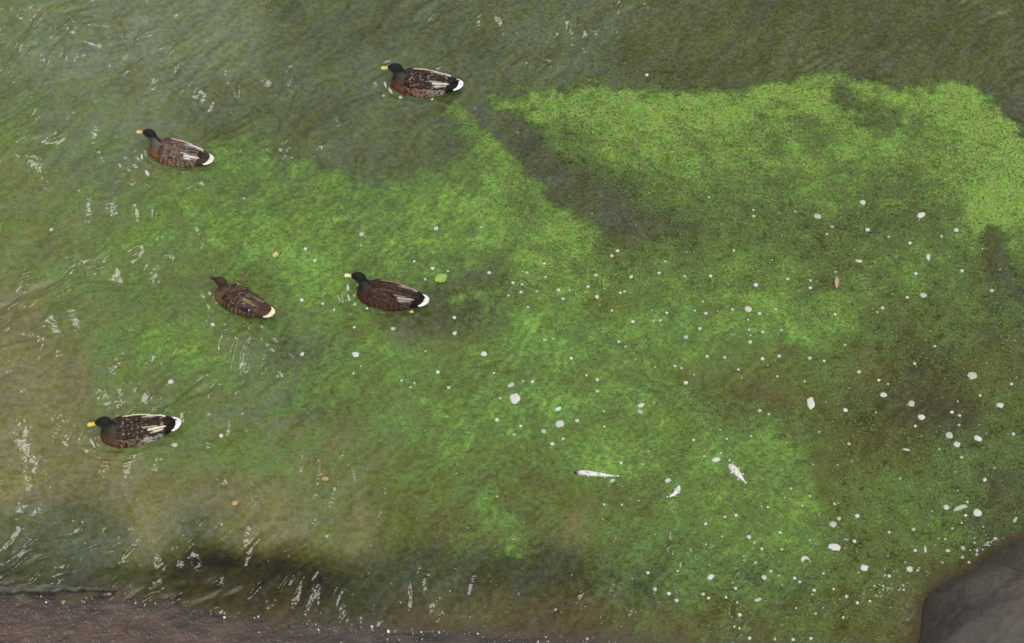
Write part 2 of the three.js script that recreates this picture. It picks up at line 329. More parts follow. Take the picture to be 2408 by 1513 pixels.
// ------------------------------------------------------------------ water, bed
{
  const xs = [], zs = [];
  for (let i = 0; i <= 690; i++) xs.push(mix(DX0, DX1, i / 690)); for (let j = 0; j <= 520; j++) zs.push(mix(DZ0, DZ1, j / 520));
  for (const e of [4.6, 6, 10, 25, 80, 300]) { xs.unshift(-e); xs.push(e); }
  for (const e of [3.8, 6, 10, 25, 80, 300]) zs.unshift(-e);
  for (const e of [3.2, 4, 6]) zs.push(e);
  const g = grid(xs.length - 1, zs.length - 1, (u, v, i, j) => {
    const x = xs[i], z = zs[j], inside = x >= DX0 && x <= DX1 && z >= DZ0 && z <= DZ1;
    const fade = inside ? Math.min(1, (x - DX0) * 8, (DX1 - x) * 8, (z - DZ0) * 8, (DZ1 - z) * 8) : 0;
    return [x, inside ? look(HG, x, z) * fade : 0, z, (x - DX0) / (DX1 - DX0), (z - DZ0) / (DZ1 - DZ0)];
  });
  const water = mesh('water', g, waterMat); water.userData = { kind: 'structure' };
  const bx = [], bz = [];
  for (let i = 0; i <= 420; i++) bx.push(mix(-4.2, 4.2, i / 420)); for (let j = 0; j <= 60; j++) bz.push(mix(-3.4, 1.2, j / 60)); for (let j = 1; j <= 170; j++) bz.push(mix(1.2, 3.4, j / 170));
  for (const e of [5, 7, 12, 30, 90, 310]) { bx.unshift(-e); bx.push(e); }
  for (const e of [4, 7, 12, 30, 90, 310]) bz.unshift(-e); for (const e of [3.8, 4.6, 6, 9, 14, 22, 40]) bz.push(e);
  const b = grid(bx.length - 1, bz.length - 1, (u, v, i, j) => [bx[i], bedY(bx[i], bz[j]), bz[j], bx[i], bz[j]]);
  paint(b, (x, y, z) => {
    const [px, py] = P(x, z), n = fbm(x * 5, z * 8, 4), m = noise(x * 40, z * 55), q = noise(x * 90, z * 90);
    const up = sstep(-0.01, 0.055, y + 0.02 * n), gr = 1 + 0.6 * n + 0.2 * m + 0.12 * q;
    const wet = [0.042, 0.034, 0.029], dry = [0.080, 0.053, 0.040], rust = [0.10, 0.058, 0.030];
    const r = sstep(0.25, 0.6, noise(x * 3.3 + 4, z * 7 + 1)) * 0.7;
    return [0, 1, 2].map((k) => clamp(mix(mix(wet[k], dry[k], up), rust[k], r * (0.4 + 0.5 * sstep(900, 1300, px))) * gr, 0.01, 0.5));
  });
  const BT = 512, bd = new Float32Array(BT * BT * 4);
  for (let j = 0; j < BT; j++) for (let i = 0; i < BT; i++) { const o = (j * BT + i) * 4, u = i / BT, v = j / BT; const t = 0.5 + 0.5 * (0.5 * noise(u * 40, v * 40) + 0.35 * noise(u * 90, v * 90) + 0.3 * noise(u * 170, v * 170)); bd[o] = bd[o + 1] = bd[o + 2] = t; bd[o + 3] = 1; }
  const bt = tex(bd, BT, BT, false, true);
  const bed = mesh('rocky_shore', b, new THREE.MeshPhysicalMaterial({ name: 'wet rock', color: 0xffffff, vertexColors: true, roughness: 0.2, bumpMap: bt, bumpScale: 0.007, specularIntensity: 0.9 }));
  bed.userData = { kind: 'structure', label: 'wet brown rock shore sloping under the water along the bottom edge' };
}
// low ledge of rock at the bottom left, just proud of the water
{
  const A = [-340, 1368, -120, 1372, 0, 1377, 120, 1376, 220, 1383, 290, 1391];
  const g = grid(90, 12, (u, v) => {
    const t = u * (A.length / 2 - 1), i = Math.min(Math.floor(t), A.length / 2 - 2), f = t - i, px = mix(A[i * 2], A[i * 2 + 2], f), py = mix(A[i * 2 + 1], A[i * 2 + 3], f);
    const w = 24 * Math.min(1, (1 - u) * 2.4) + 5 * noise(u * 22, 2) + 3 * noise(u * 60, 5), c = (v - 0.1) / 0.9;
    const top = 0.020 + 0.010 * noise(u * 22, v * 3) + 0.006 * noise(u * 60, v * 7);
    const p = G(px, py + 4 * noise(u * 17, 7) + 2 * noise(u * 48, 3) + w * clamp(c) + (c < 0 ? -5 : 0), 0);
    const y = c < 0 ? -0.05 : top * (0.45 + 0.55 * Math.sin(Math.PI * clamp(0.25 + c * 0.6))) - 0.10 * sstep(0.82, 1, c) + 0.003 * noise(u * 80, v * 8);
    return [p[0], y * mix(1, 0.35, sstep(0.8, 1, u)), p[2]];
  });
  paint(g, (x, y, z) => { const n = fbm(x * 16, z * 22, 3), m = noise(x * 70, z * 70), k = sstep(0.012, 0.03, y); return [mix(0.035, 0.078, k), mix(0.035, 0.080, k), mix(0.028, 0.042, k)].map((c) => c * (1 + 0.6 * n + 0.5 * m)); });
  const l = mesh('rock_ledge', g, new THREE.MeshStandardMaterial({ name: 'algae rock', vertexColors: true, roughness: 0.5 })); l.userData = { kind: 'structure', label: 'thin algae covered rock ledge above the water at bottom left' };
}
// ------------------------------------------------------------------ boulder, bottom right
{
  const E = [2100, 1620, 2158, 1513, 2166, 1470, 2176, 1410, 2200, 1385, 2240, 1362, 2291, 1340, 2330, 1305, 2368, 1283, 2408, 1268, 2520, 1225, 2700, 1230, 2900, 1330, 2980, 1480, 2900, 1640, 2700, 1740, 2400, 1760, 2180, 1710];
  const pts = []; for (let i = 0; i < E.length; i += 2) { const p = G(E[i], E[i + 1]); pts.push(new THREE.Vector3(p[0], 0, p[2])); }
  const curve = new THREE.CatmullRomCurve3(pts, true, 'catmullrom', 0.35), c = pts.reduce((s, p) => s.add(p), new THREE.Vector3()).divideScalar(pts.length);
  const N = 260, M = 70, rim = curve.getPoints(N);
  const g = grid(N, M, (u, v, i) => {
    const p = rim[i % N], r = mix(1.22, 0, v), x = mix(c.x, p.x, r), z = mix(c.z, p.z, r);
    let y = r > 1 ? -(r - 1) * 0.9 : 0.40 * Math.pow(1 - Math.pow(r, 2.2), 0.9);
    y += (0.030 * fbm(x * 3.1, z * 3.1, 5) + 0.004 * noise(x * 24, z * 24)) * sstep(0, 0.15, Math.abs(1 - r) + 0.02);
    return [x, y, z, x * 1.5, z * 1.5];
  });
  paint(g, (x, y, z) => {
    const n = fbm(x * 4.2, z * 4.2, 4), m = noise(x * 30, z * 30), q = noise(x * 75, z * 75), pk = sstep(0.0, 0.5, noise(x * 2.2 + 5, z * 2.2 + 1)), gn = sstep(0.1, 0.5, noise(x * 2.7 + 11, z * 2.7 + 9));
    const wetBand = 1 - sstep(0.004, 0.035, y + 0.012 * n);
    const ridge = 1 - sstep(0.0, 0.05, Math.abs(fbm(x * 2.3 + 7, z * 2.3 + 2, 4))) , base = [0.052 + 0.008 * pk, 0.043 + 0.005 * gn, 0.037].map((c) => c * (1 - 0.35 * ridge)), band = [0.036, 0.026, 0.012];
    const k = (1 + 0.30 * n + 0.20 * m + 0.20 * q);
    return base.map((b, i) => clamp(mix(b, band[i], wetBand * 0.9) * k, 0.008, 0.4));
  });
  const BT = 256, bd = new Float32Array(BT * BT * 4);
  for (let j = 0; j < BT; j++) for (let i = 0; i < BT; i++) { const o = (j * BT + i) * 4, u = i / BT, v = j / BT; bd[o] = bd[o + 1] = bd[o + 2] = 0.5 + 0.5 * (0.6 * noise(u * 30, v * 30) + 0.4 * noise(u * 80, v * 80)); bd[o + 3] = 1; }
  const b = mesh('boulder', g, new THREE.MeshStandardMaterial({ name: 'smooth wet stone', vertexColors: true, roughness: 0.6, bumpMap: tex(bd, BT, BT, false, true), bumpScale: 0.003 }));
  tag(b, 'large smooth grey mauve boulder rising from the water at bottom right corner', 'boulder');
}
// ------------------------------------------------------------------ ducks
const smin = (a, b, k) => { const h = Math.max(k - Math.abs(a - b), 0) / k; return Math.min(a, b) - h * h * k * 0.25; };
const ell = (x, y, z, cx, cy, rx, ry, rz) => { const a = (x - cx) / rx, b = (y - cy) / ry, c = z / rz, k0 = Math.sqrt(a * a + b * b + c * c), k1 = Math.sqrt(a * a / rx / rx + b * b / ry / ry + c * c / rz / rz); return k1 < 1e-6 ? -Math.min(rx, ry, rz) : k0 * (k0 - 1) / k1; };
const cap = (x, y, z, ax, ay, ra, bx, by, rb) => { const ux = bx - ax, uy = by - ay, t = clamp(((x - ax) * ux + (y - ay) * uy) / (ux * ux + uy * uy)), dx = x - ax - ux * t, dy = y - ay - uy * t; return Math.sqrt(dx * dx + dy * dy + z * z) - mix(ra, rb, t); };
const POSES = [
  { neck: [0.150, 0.075, 0.056, 0.172, 0.122, 0.040, 0.184, 0.160, 0.034], head: [0.204, 0.180] },
  { neck: [0.150, 0.070, 0.052, 0.180, 0.128, 0.034, 0.200, 0.172, 0.030], head: [0.222, 0.200] },
  { neck: [0.140, 0.070, 0.050, 0.160, 0.118, 0.034, 0.172, 0.156, 0.029], head: [0.192, 0.178] }];
function torso(x, y, z) {
  let d = ell(x, y, z, 0.03, 0.030, 0.20, 0.088, 0.112);
  d = smin(d, ell(x, y, z, 0.135, 0.032, 0.098, 0.080, 0.092), 0.04);
  d = smin(d, ell(x, y - (-(x + 0.13)) * 0.10, z, -0.13, 0.048, 0.14, 0.052, 0.078), 0.05);
  d = smin(d, cap(x, (y - 0.062) * 1.6 + 0.062, z * 0.75, -0.19, 0.056, 0.036, -0.235, 0.060, 0.016), 0.04);
  return d;
}
function duckField(x, y, z, q) {
  const n = q.neck, [hx, hy] = q.head; let d = torso(x, y, z);
  let k = cap(x, y, z, n[0], n[1], n[2], n[3], n[4], n[5]); k = smin(k, cap(x, y, z, n[3], n[4], n[5], n[6], n[7], n[8]), 0.02);
  let h = ell(x, y, z, hx, hy, 0.046, 0.034, 0.0305); h = smin(h, ell(x, y, z, hx - 0.004, hy - 0.008, 0.036, 0.032, 0.034), 0.015); h = smin(h, ell(x, y, z, hx + 0.032, hy - 0.006, 0.026, 0.018, 0.017), 0.018);
  return smin(d, smin(k, h, 0.028), 0.045);
}
const bodyGeo = POSES.map((q) => {
  const R = 92, mc = new MarchingCubes(R, new THREE.MeshStandardMaterial(), false, false, 120000), hx = 0.33, hy = 0.20, hz = 0.17, cy = 0.075, half = R / 2;
  mc.isolation = 0; let i = 0;
  for (let z = 0; z < R; z++) for (let y = 0; y < R; y++) for (let x = 0; x < R; x++) mc.field[i++] = -duckField((x - half) / half * hx, (y - half) / half * hy + cy, (z - half) / half * hz, q);
  mc.update();
  const n = mc.count ?? mc.geometry.drawRange.count; const src = mc.positionArray.slice(0, n * 3);
  for (let k = 0; k < src.length; k += 3) { src[k] *= hx; src[k + 1] = src[k + 1] * hy + cy; src[k + 2] *= hz; }
  let g = new THREE.BufferGeometry(); g.setAttribute('position', new THREE.BufferAttribute(src, 3)); g = mergeVertices(g, 1e-5); g.computeVertexNormals();
  const p = g.attributes.position, nn = g.attributes.normal; let dot = 0; for (let k = 0; k < p.count; k += 7) dot += nn.getY(k) * (p.getY(k) - 0.03) + nn.getZ(k) * p.getZ(k);
  if (dot < 0) { const ix = g.index.array; for (let k = 0; k < ix.length; k += 3) { const t = ix[k]; ix[k] = ix[k + 1]; ix[k + 1] = t; } g.computeVertexNormals(); }
  return g;
});
function onBack(x, phi) { // the torso's surface at station x, angle phi from straight up
  const oy = 0.03 + 0.10 * Math.max(0, -x - 0.13), sy = Math.cos(phi), sz = Math.sin(phi); let a = 0, b = 0.17;
  for (let k = 0; k < 22; k++) { const m = (a + b) / 2; if (torso(x, oy + sy * m, sz * m) < 0) a = m; else b = m; }
  return [x, oy + sy * a, sz * a, sy, sz];
}
function plume(x0, p0, x1, p1, w0, w1, lift, side, nu = 14, nv = 6, tipPow = 2.4) { // a feather or feather group lying on the back; w in metres across
  return grid(nu, nv, (u, v) => {
    const c = v * 2 - 1, x = mix(x0, x1, u), ph = mix(p0, p1, u); const o = onBack(x, ph), r = Math.hypot(o[1] - 0.03, o[2]) || 0.05;
    const w = mix(w0, w1, u) * Math.pow(Math.max(1 - Math.pow(Math.abs(u * 2 - 1), tipPow * 1.6), 0), 0.5) + 0.0005;
    const e = onBack(x, Math.max(0, ph + c * w / r)), edge = 1 - Math.pow(Math.abs(c), 3);
    const l = (lift * (0.25 + 0.75 * sstep(0, 0.35, u)) * (0.3 + 0.7 * edge)) + (Math.abs(c) > 0.99 ? -0.004 : 0);
    return [e[0], e[1] + e[3] * l, (e[2] + e[4] * l) * side];
  });
}
const cells = (x, y, f) => { // scalloped feather pattern: 0 at a feather's rim .. 1 inside
  x *= f; y *= f; const row = Math.floor(x); const yy = y + (row & 1) * 0.5, fx = x - row, fy = yy - Math.floor(yy) - 0.5; return clamp(1.25 - Math.hypot(fx * 0.9, fy * 1.9)); };
const featherMat = new THREE.MeshPhysicalMaterial({ name: 'plumage', vertexColors: true, roughness: 0.68, specularIntensity: 0.28, side: THREE.DoubleSide });
const headSheen = featherMat;
const billGeo = (() => grid(20, 16, (u, v) => {
  const a = v * Math.PI * 2, w = mix(0.0145, 0.0190, sstep(0.3, 0.8, u)) * Math.pow(Math.max(0, 1 - Math.pow(u, 9)), 0.5), h = mix(0.0125, 0.0042, sstep(0, 0.65, u)) * Math.pow(Math.max(0, 1 - Math.pow(u, 12)), 0.5);
  return [u * 0.066, Math.sin(a) * h - 0.012 * u + 0.004 * u * u, Math.cos(a) * w];
}))();
const eyeGeo = new THREE.SphereGeometry(0.0042, 12, 8), eyeMat = new THREE.MeshStandardMaterial({ name: 'eye', color: new THREE.Color().setRGB(0.006, 0.005, 0.004), roughness: 0.08 });
function tailFeather() { // along -x, 9 cm, with a rounded end
  return grid(10, 4, (u, v) => { const c = v * 2 - 1, w = mix(0.009, 0.017, sstep(0, 0.6, u)) * Math.pow(Math.max(0, 1 - Math.pow(u, 8)), 0.5); return [-u * 0.110, 0.0016 * (1 - c * c) - 0.004 * u * u, c * w + 0.0001]; });
}
const tailGeo = tailFeather();
const V = {
  drake: { crown: [0.011, 0.014, 0.012], cheek: [0.045, 0.043, 0.038], breast: [0.125, 0.050, 0.028], back: [0.025, 0.014, 0.011], flank: [0.24, 0.135, 0.082], rear: [0.30, 0.27, 0.24], rump: [0.008, 0.006, 0.006], wing: [0.040, 0.022, 0.016], tert: [0.50, 0.45, 0.39], edge: [0.42, 0.32, 0.23], prim: [0.022, 0.015, 0.013], tail: [0.86, 0.85, 0.83], bill: [0.62, 0.45, 0.07], dots: 0.3 },
};
V.a = { ...V.drake, cheek: [0.055, 0.05, 0.042], edge: [0.52, 0.42, 0.34] };
V.b = { ...V.drake, crown: [0.014, 0.013, 0.012], cheek: [0.11, 0.10, 0.085], breast: [0.20, 0.085, 0.04], back: [0.075, 0.046, 0.034], flank: [0.30, 0.18, 0.115], rear: [0.20, 0.165, 0.12], wing: [0.13, 0.092, 0.07], tert: [0.56, 0.53, 0.52], rump: [0.045, 0.03, 0.022], tail: [0.80, 0.77, 0.70], bill: [0.66, 0.46, 0.10], dots: 0.85 };
V.c = { ...V.drake, breast: [0.075, 0.032, 0.020], flank: [0.10, 0.042, 0.024], rear: [0.07, 0.045, 0.032], cheek: [0.035, 0.035, 0.036], wing: [0.058, 0.032, 0.024], tert: [0.32, 0.26, 0.21], edge: [0.20, 0.13, 0.08], bill: [0.72, 0.62, 0.36], dots: 0.35 };
V.d = { ...V.drake, rear: [0.33, 0.31, 0.31], breast: [0.10, 0.048, 0.032], flank: [0.17, 0.105, 0.075], edge: [0.50, 0.42, 0.30], tert: [0.60, 0.54, 0.42], bill: [0.66, 0.46, 0.05] };
V.f = { crown: [0.030, 0.021, 0.016], cheek: [0.085, 0.056, 0.038], breast: [0.19, 0.10, 0.036], back: [0.040, 0.024, 0.018], flank: [0.23, 0.155, 0.085], rear: [0.14, 0.085, 0.05], rump: [0.075, 0.035, 0.024], wing: [0.062, 0.038, 0.028], tert: [0.075, 0.048, 0.038], edge: [0.27, 0.21, 0.13], prim: [0.05, 0.034, 0.028], tail: [0.78, 0.68, 0.50], bill: [0.014, 0.012, 0.010], dots: 1, female: true };
function makeDuck(d, v, seed, label) {
  const t = new THREE.Group(); t.name = numbered('duck'); scene.add(t); tag(t, label, 'duck', 'mallard-like ducks swimming on the algae water');
  const q = POSES[d.pose], [hx, hy] = q.head, S = seed * 13.7;
  const body = bodyGeo[d.pose].clone();
  paint(body, (x, y, z) => {
    const az = Math.abs(z), side = z < 0 ? 31 : 0, n = fbm(x * 22 + S, (y + az) * 22 + side, 3), m = noise(x * 75 + S, (az - y) * 75 + side), f = noise(x * 150 + S, (az + y * 0.7) * 150 + side);
    const arc = Math.atan2(az, y - 0.03) * 0.1; const sc = cells(x + 0.002 * n, arc, 42);
    const topness = sstep(0.045, 0.085, y + 0.006 * n);
    let c = mix3(v.flank, v.rear, sstep(0.02, -0.12, x + 0.02 * n));
    c = mix3(c, v.edge, 0.55 * (1 - sc) * (1 - topness));
    const dot = v.dots * sstep(0.25, 0.45, noise(x * 62 + S + 3, arc * 62 + side)) * (1 - topness);
    c = mix3(c, [0.03, 0.015, 0.012], dot * 0.85);
    c = mix3(c, mix3(v.back, v.edge, 0.35 * (1 - cells(x, arc, 34)) * (v.dots)), topness);
    c = mix3(c, v.breast, sstep(0.095, 0.16, x + 0.012 * n - topness * 0.02) * (1 - 0.35 * topness));
    c = mix3(c, v.rump, sstep(-0.155, -0.19, x + 0.012 * n));
    // neck and head
    const along = (x - 0.13) * 0.45 + (y - 0.085) * 0.9, up = sstep(0.03, 0.05, along + 0.004 * n);
    let h = mix3(v.crown, v.cheek, sstep(0.012, -0.018, (y - hy) - (x - hx) * 0.25 + 0.005 * n) * sstep(0.004, 0.022, az + 0.004 * n + (x > hx ? 0.006 : 0)));
    if (v.female) { h = mix3(h, v.cheek, 0.25 + 0.2 * m); }
    c = mix3(c, h, up);
    return c.map((k) => clamp(k * (1 + 0.24 * n + 0.20 * m + 0.14 * f), 0.004, 0.95));
  });
  mesh('body', body, featherMat, t);
  const bill = mesh('bill', billGeo, new THREE.MeshStandardMaterial({ name: 'bill', color: new THREE.Color().setRGB(...v.bill), roughness: 0.4 }), t);
  bill.position.set(hx + 0.042, hy - 0.006, 0);
  for (const s of [-1, 1]) { const e = mesh('eye', eyeGeo, eyeMat, t); e.position.set(hx + 0.020, hy + 0.008, s * 0.0268); }
  for (const s of [-1, 1]) {
    const wg = plume(0.105, 0.62, -0.165, 0.42, 0.052, 0.040, 0.009, s, 60, 26, 3);
    paint(wg, (x, y, z) => {
      const az = Math.abs(z), n = fbm(x * 20 + S, az * 20 + s * 9, 3), m = noise(x * 80 + S, az * 80 + s * 3), sc = cells(x + 0.003 * n, az * 1.1 + 0.01 * s, 27);
      let c = mix3(v.wing, v.edge, clamp((1 - sc) * 0.8 - 0.18) * (0.35 + 0.65 * sstep(-0.1, 0.3, n)) * (0.45 + 0.55 * v.dots));
      c = mix3(c, v.edge, 0.85 * sstep(0.88, 1.0, az / 0.11 + 0.06 * n) * (s > 0 ? 1 : 0.35));       // pale fringe low on the wing
      c = mix3(c, [0.014, 0.008, 0.007], 0.75 * sstep(0.1, 0.4, noise(x * 16 + S + 7, az * 40)));
      return c.map((k) => clamp(k * (1 + 0.25 * n + 0.2 * m), 0.004, 0.9));
    });
    const w = mesh('wing', wg, featherMat, t);
    const quill = (name, g, col, tip, amt = 0.2) => mesh(name, paint(g, (x, y, z) => { const n = noise(x * 30 + S, z * 160), m = noise(x * 110 + S, z * 110); return mix3(col, tip, sstep(0.1, 0.6, noise(x * 14 + S + 2, z * 70 + s))).map((k) => clamp(k * (1 + amt * n + 0.15 * m), 0.004, 0.95)); }), featherMat, w);
    // pale tertials, dark primaries
    if (s > 0 && !v.female) for (const [x0, x1, p0, w] of [[0.10, 0.015, 0.80, 0.010], [0.05, -0.05, 0.86, 0.011], [-0.01, -0.10, 0.84, 0.010]]) quill('scapular_feather', plume(x0, p0, x1, p0 - 0.03, w, w, 0.0155, s, 14, 6), v.edge.map((c) => c * 1.15), v.tert, 0.3);
    const dk = v.prim, mid = v.tert.map((k) => k * 0.55);
    quill('primary_feather', plume(-0.06, 0.40, -0.232, 0.30, 0.016, 0.012, 0.010, s, 16, 6), dk, v.wing);
    quill('primary_feather', plume(-0.05, 0.20, -0.245, 0.10, 0.015, 0.010, 0.012, s, 16, 6), dk, dk);
    if (v.female) {
      quill('tertial_feather', plume(-0.01, 0.60, -0.16, 0.55, 0.016, 0.012, 0.013, s), v.tert, v.edge);
      quill('tertial_feather', plume(0.02, 0.28, -0.17, 0.22, 0.014, 0.012, 0.015, s), v.tert, v.edge);
      quill('tertial_feather', plume(0.0, 0.42, -0.18, 0.36, 0.006, 0.006, 0.0155, s), v.edge, v.tert);
      const sp = plume(-0.055, 1.02, -0.125, 0.92, 0.022, 0.020, 0.012, s, 16, 8, 5);
      paint(sp, (x) => x > -0.066 || x < -0.119 ? [0.72, 0.72, 0.72] : x > -0.07 || x < -0.115 ? [0.01, 0.01, 0.012] : [0.012, 0.016, 0.05]);
      mesh('speculum', sp, featherMat, w);
    } else {
      quill('tertial_feather', plume(-0.045, 0.86, -0.185, 0.78, 0.017, 0.012, 0.012, s), v.tert, mid, 0.3);
      quill('tertial_feather', plume(-0.035, 0.66, -0.205, 0.58, 0.015, 0.011, 0.014, s), v.tert, v.tert, 0.25);
      quill('tertial_feather', plume(-0.02, 0.48, -0.15, 0.46, 0.010, 0.009, 0.0145, s), mid, v.wing, 0.3);
    }
  }
  // rows of overlapping small feathers on the back and flanks, too small to pick out singly
  const fr2 = rng(seed * 97 + 5);
  for (const s of [-1, 1]) {
    const back = [], flank = [];
    for (let row = 0; row < 9; row++) for (let k = 0; k < 7; k++) {
      const u = row / 8, x0 = 0.125 - u * 0.235 + (fr2() - 0.5) * 0.012, ph = 0.10 + (k + (row & 1) * 0.5) * 0.145 + (fr2() - 0.5) * 0.05; if (ph > 1.08) continue;
      const L = 0.045 + 0.022 * u + 0.012 * fr2(), W = 0.0105 + 0.004 * u + 0.003 * fr2(), g = plume(x0 + 0.01, ph, x0 - L, ph - 0.03 + 0.05 * (fr2() - 0.5), W, W, 0.0105 + 0.002 * fr2(), s, 7, 4, 2.2);
      const tone = 0.55 + 0.9 * fr2(), rim = fr2() < 0.35 + 0.5 * v.dots ? 0.35 + 0.6 * fr2() : 0.1, w0 = mix3(v.back, v.wing, fr2());
      paint(g, (x, y, z, i) => { const c = Math.abs((Math.floor(i / 8)) / 4 * 2 - 1), t = (i % 8) / 7, e = Math.max(sstep(0.45, 1, c) * 0.8, sstep(0.72, 1, t)); return mix3(w0.map((q) => q * tone), v.edge, e * rim); }); back.push(g);
    }
    for (let row = 0; row < 8; row++) for (let k = 0; k < 5; k++) {
      const u = row / 7, x0 = 0.135 - u * 0.25 + (fr2() - 0.5) * 0.014, ph = 1.16 + (k + (row & 1) * 0.5) * 0.13 + (fr2() - 0.5) * 0.05;
      const L = 0.036 + 0.016 * fr2(), W = 0.011 + 0.004 * fr2(), g = plume(x0, ph, x0 - L, ph + 0.02, W, W, 0.0065 + 0.002 * fr2(), s, 7, 4, 2.2);
      const c0 = mix3(mix3(v.breast, v.flank, sstep(0.02, 0.3, u + 0.15 * (fr2() - 0.5))), v.rear, sstep(0.45, 0.85, u + 0.2 * (fr2() - 0.5))), tone = 0.55 + 0.75 * fr2(), rim = 0.25 + 0.5 * fr2(), spot = fr2() < v.dots ? 0.9 : 0.25;
      paint(g, (x, y, z, i) => { const c = Math.abs(Math.floor(i / 8) / 4 * 2 - 1), t = (i % 8) / 7, e = Math.max(sstep(0.5, 1, c), sstep(0.75, 1, t)); return mix3(mix3(c0.map((q) => q * tone), v.back, spot * (1 - e) * sstep(0.25, 0.5, t)), v.edge, e * rim * 0.8); }); flank.push(g);
    }
    const a = mesh('back_feathers', mergeGeometries(back), featherMat, t), b = mesh('flank_feathers', mergeGeometries(flank), featherMat, t); a.userData.kind = b.userData.kind = 'stuff';
  }
  const tail = new THREE.Group(); tail.name = 'tail'; t.add(tail); tail.position.set(-0.195, 0.076, 0);
  const NT = 11; for (let k = 0; k < NT; k++) {
    const f = k / (NT - 1) * 2 - 1, g = tailGeo.clone(), dark = Math.abs(f) < 0.15 && !v.female;
    paint(g, (x, y, z) => { const n = noise(x * 60 + k * 3 + S, z * 200); const base = dark ? v.tail.map((c) => c * 0.8) : v.tail; const brown = v.female ? sstep(-0.075, -0.035, x + 0.012 * n) : sstep(-0.05, -0.03, x); return mix3(base, v.rump, brown).map((c) => clamp(c * (1 + 0.14 * n), 0.004, 0.92)); });
    const m = mesh('tail_feather', g, featherMat, tail); m.position.set(0, 0.004 - Math.abs(f) * 0.012 + (k % 2) * 0.0012, f * 0.029); m.rotation.y = f * 0.32; m.rotation.z = 0.06 - Math.abs(f) * 0.04; m.rotation.x = f * 0.25; m.scale.x = 1.0 - 0.36 * f * f;
  }
  const cov = plume(-0.15, 0.0, -0.262, 0.0, 0.034, 0.018, 0.010, 1, 14, 8, 3), cg = grid(14, 8, (u, vv) => { const c = vv * 2 - 1, w = mix(0.046, 0.003, Math.pow(u, 0.9)), x = mix(-0.155, -0.278, u), o = onBack(Math.max(x, -0.22), Math.abs(c) * w / 0.05 * 1.0); return [x, Math.max(o[1], 0.078) + 0.009 - 0.006 * Math.abs(c), c * w * 1.2]; });
  mesh('tail_covert', paint(cg, (x, y, z) => v.rump.map((c) => c * (1 + 0.3 * noise(x * 90, z * 90)))), featherMat, t);
  t.position.set(d.x, -0.004, d.z); t.rotation.y = d.yaw; t.scale.setScalar(d.s);
  return t;
}
function mix3(a, b, t) { return [mix(a[0], b[0], t), mix(a[1], b[1], t), mix(a[2], b[2], t)]; }
const D = DUCKS.map((d, i) => makeDuck(d, [V.a, V.b, V.f, V.c, V.d][i], i + 1, [
  'dark brown duck with yellow bill, topmost, swimming ahead of the dark wake channel',
  'mottled brown duck with orange yellow bill and pale grey wing patches, upper left',
  'small speckled brown hen duck with black bill, cream edged tail and white wing bars',
  'dark chestnut duck with cream bill, beside the yellow green leaf near the middle',
  'largest duck with black head, yellow bill and grey flank, lowest, near the left shore'][i]));
{ // webbed feet that show beside two of the birds
  const fm = new THREE.MeshStandardMaterial({ name: 'foot', color: new THREE.Color().setRGB(0.70, 0.58, 0.12), roughness: 0.5 });
  const fg = grid(8, 6, (u, v) => { const c = v * 2 - 1; return [-u * 0.04, 0.004 * (1 - c * c) - 0.003 * u, c * (0.006 + 0.014 * u) + 0.004 * Math.sin(u * 9) * 0]; });
  for (const [i, x, z] of [[0, -0.075, -0.128], [3, -0.175, -0.088]]) { const f = mesh('foot', fg, fm, D[i]); f.position.set(x, 0.009, z); f.rotation.y = 0.5; f.scale.setScalar(0.75); }
}
// ------------------------------------------------------------------ foam flecks
const foamGeo = []; for (let k = 0; k < 7; k++) { const r0 = rng(50 + k)(); foamGeo.push(grid(22, 5, (u, v) => {
  const a = u * Math.PI * 2, r = (v < 0.2 ? 1 : 1.06 - v * 1.06 + 0.0) , e = 1 + 0.22 * noise(Math.cos(a) * 1.3 + k * 7, Math.sin(a) * 1.3 + r0 * 9) + 0.13 * noise(Math.cos(a) * 3 + k, Math.sin(a) * 3);
  const rr = v === 0 ? 1 : clamp(1 - (v - 0.2) / 0.8, 0.0, 1), y = v === 0 ? -0.5 : Math.sqrt(Math.max(0, 1 - rr * rr * 0.92)) * 0.9 + 0.1 * noise(Math.cos(a) * 4 * rr + k, Math.sin(a) * 4 * rr);
  return [Math.cos(a) * 0.5 * e * rr, y, Math.sin(a) * 0.5 * e * rr];
}, false)); }
function foamBend(bend, k) { return grid(24, 10, (u, v) => { const a = v * Math.PI * 2, t = u * 2 - 1, w = 0.17 * Math.sqrt(Math.max(0, 1 - Math.pow(Math.abs(t), 6))) * (1 + 0.2 * noise(u * 4 + k, 1)), ang = bend * t * (1 + 0.5 * t * t); return [t * 0.5 * Math.cos(ang * 0.5), Math.sin(a) * w * 2.2, Math.cos(a) * w + 0.5 * Math.abs(t) * Math.sin(Math.abs(ang) * 0.6)]; }, false); }
const foamMats = [[0.52, 0.55, 0.48], [0.42, 0.47, 0.36], [0.60, 0.62, 0.57]].map((c, i) => new THREE.MeshPhysicalMaterial({ name: 'foam', color: new THREE.Color().setRGB(...c), roughness: 0.55, transmission: 0.15, thickness: 0 }));
const FG = 'foam flecks on the water'; const fr = rng(99); let nf = 0;
const ORIG = { q: [2000, 600], r: [1000, 700], s: [2000, 1100], t: [2000, 1600], u: [1000, 1200] }, K = 1425 / 2408 * 2408 / 3425;
const inFoam = [], flecks = [];
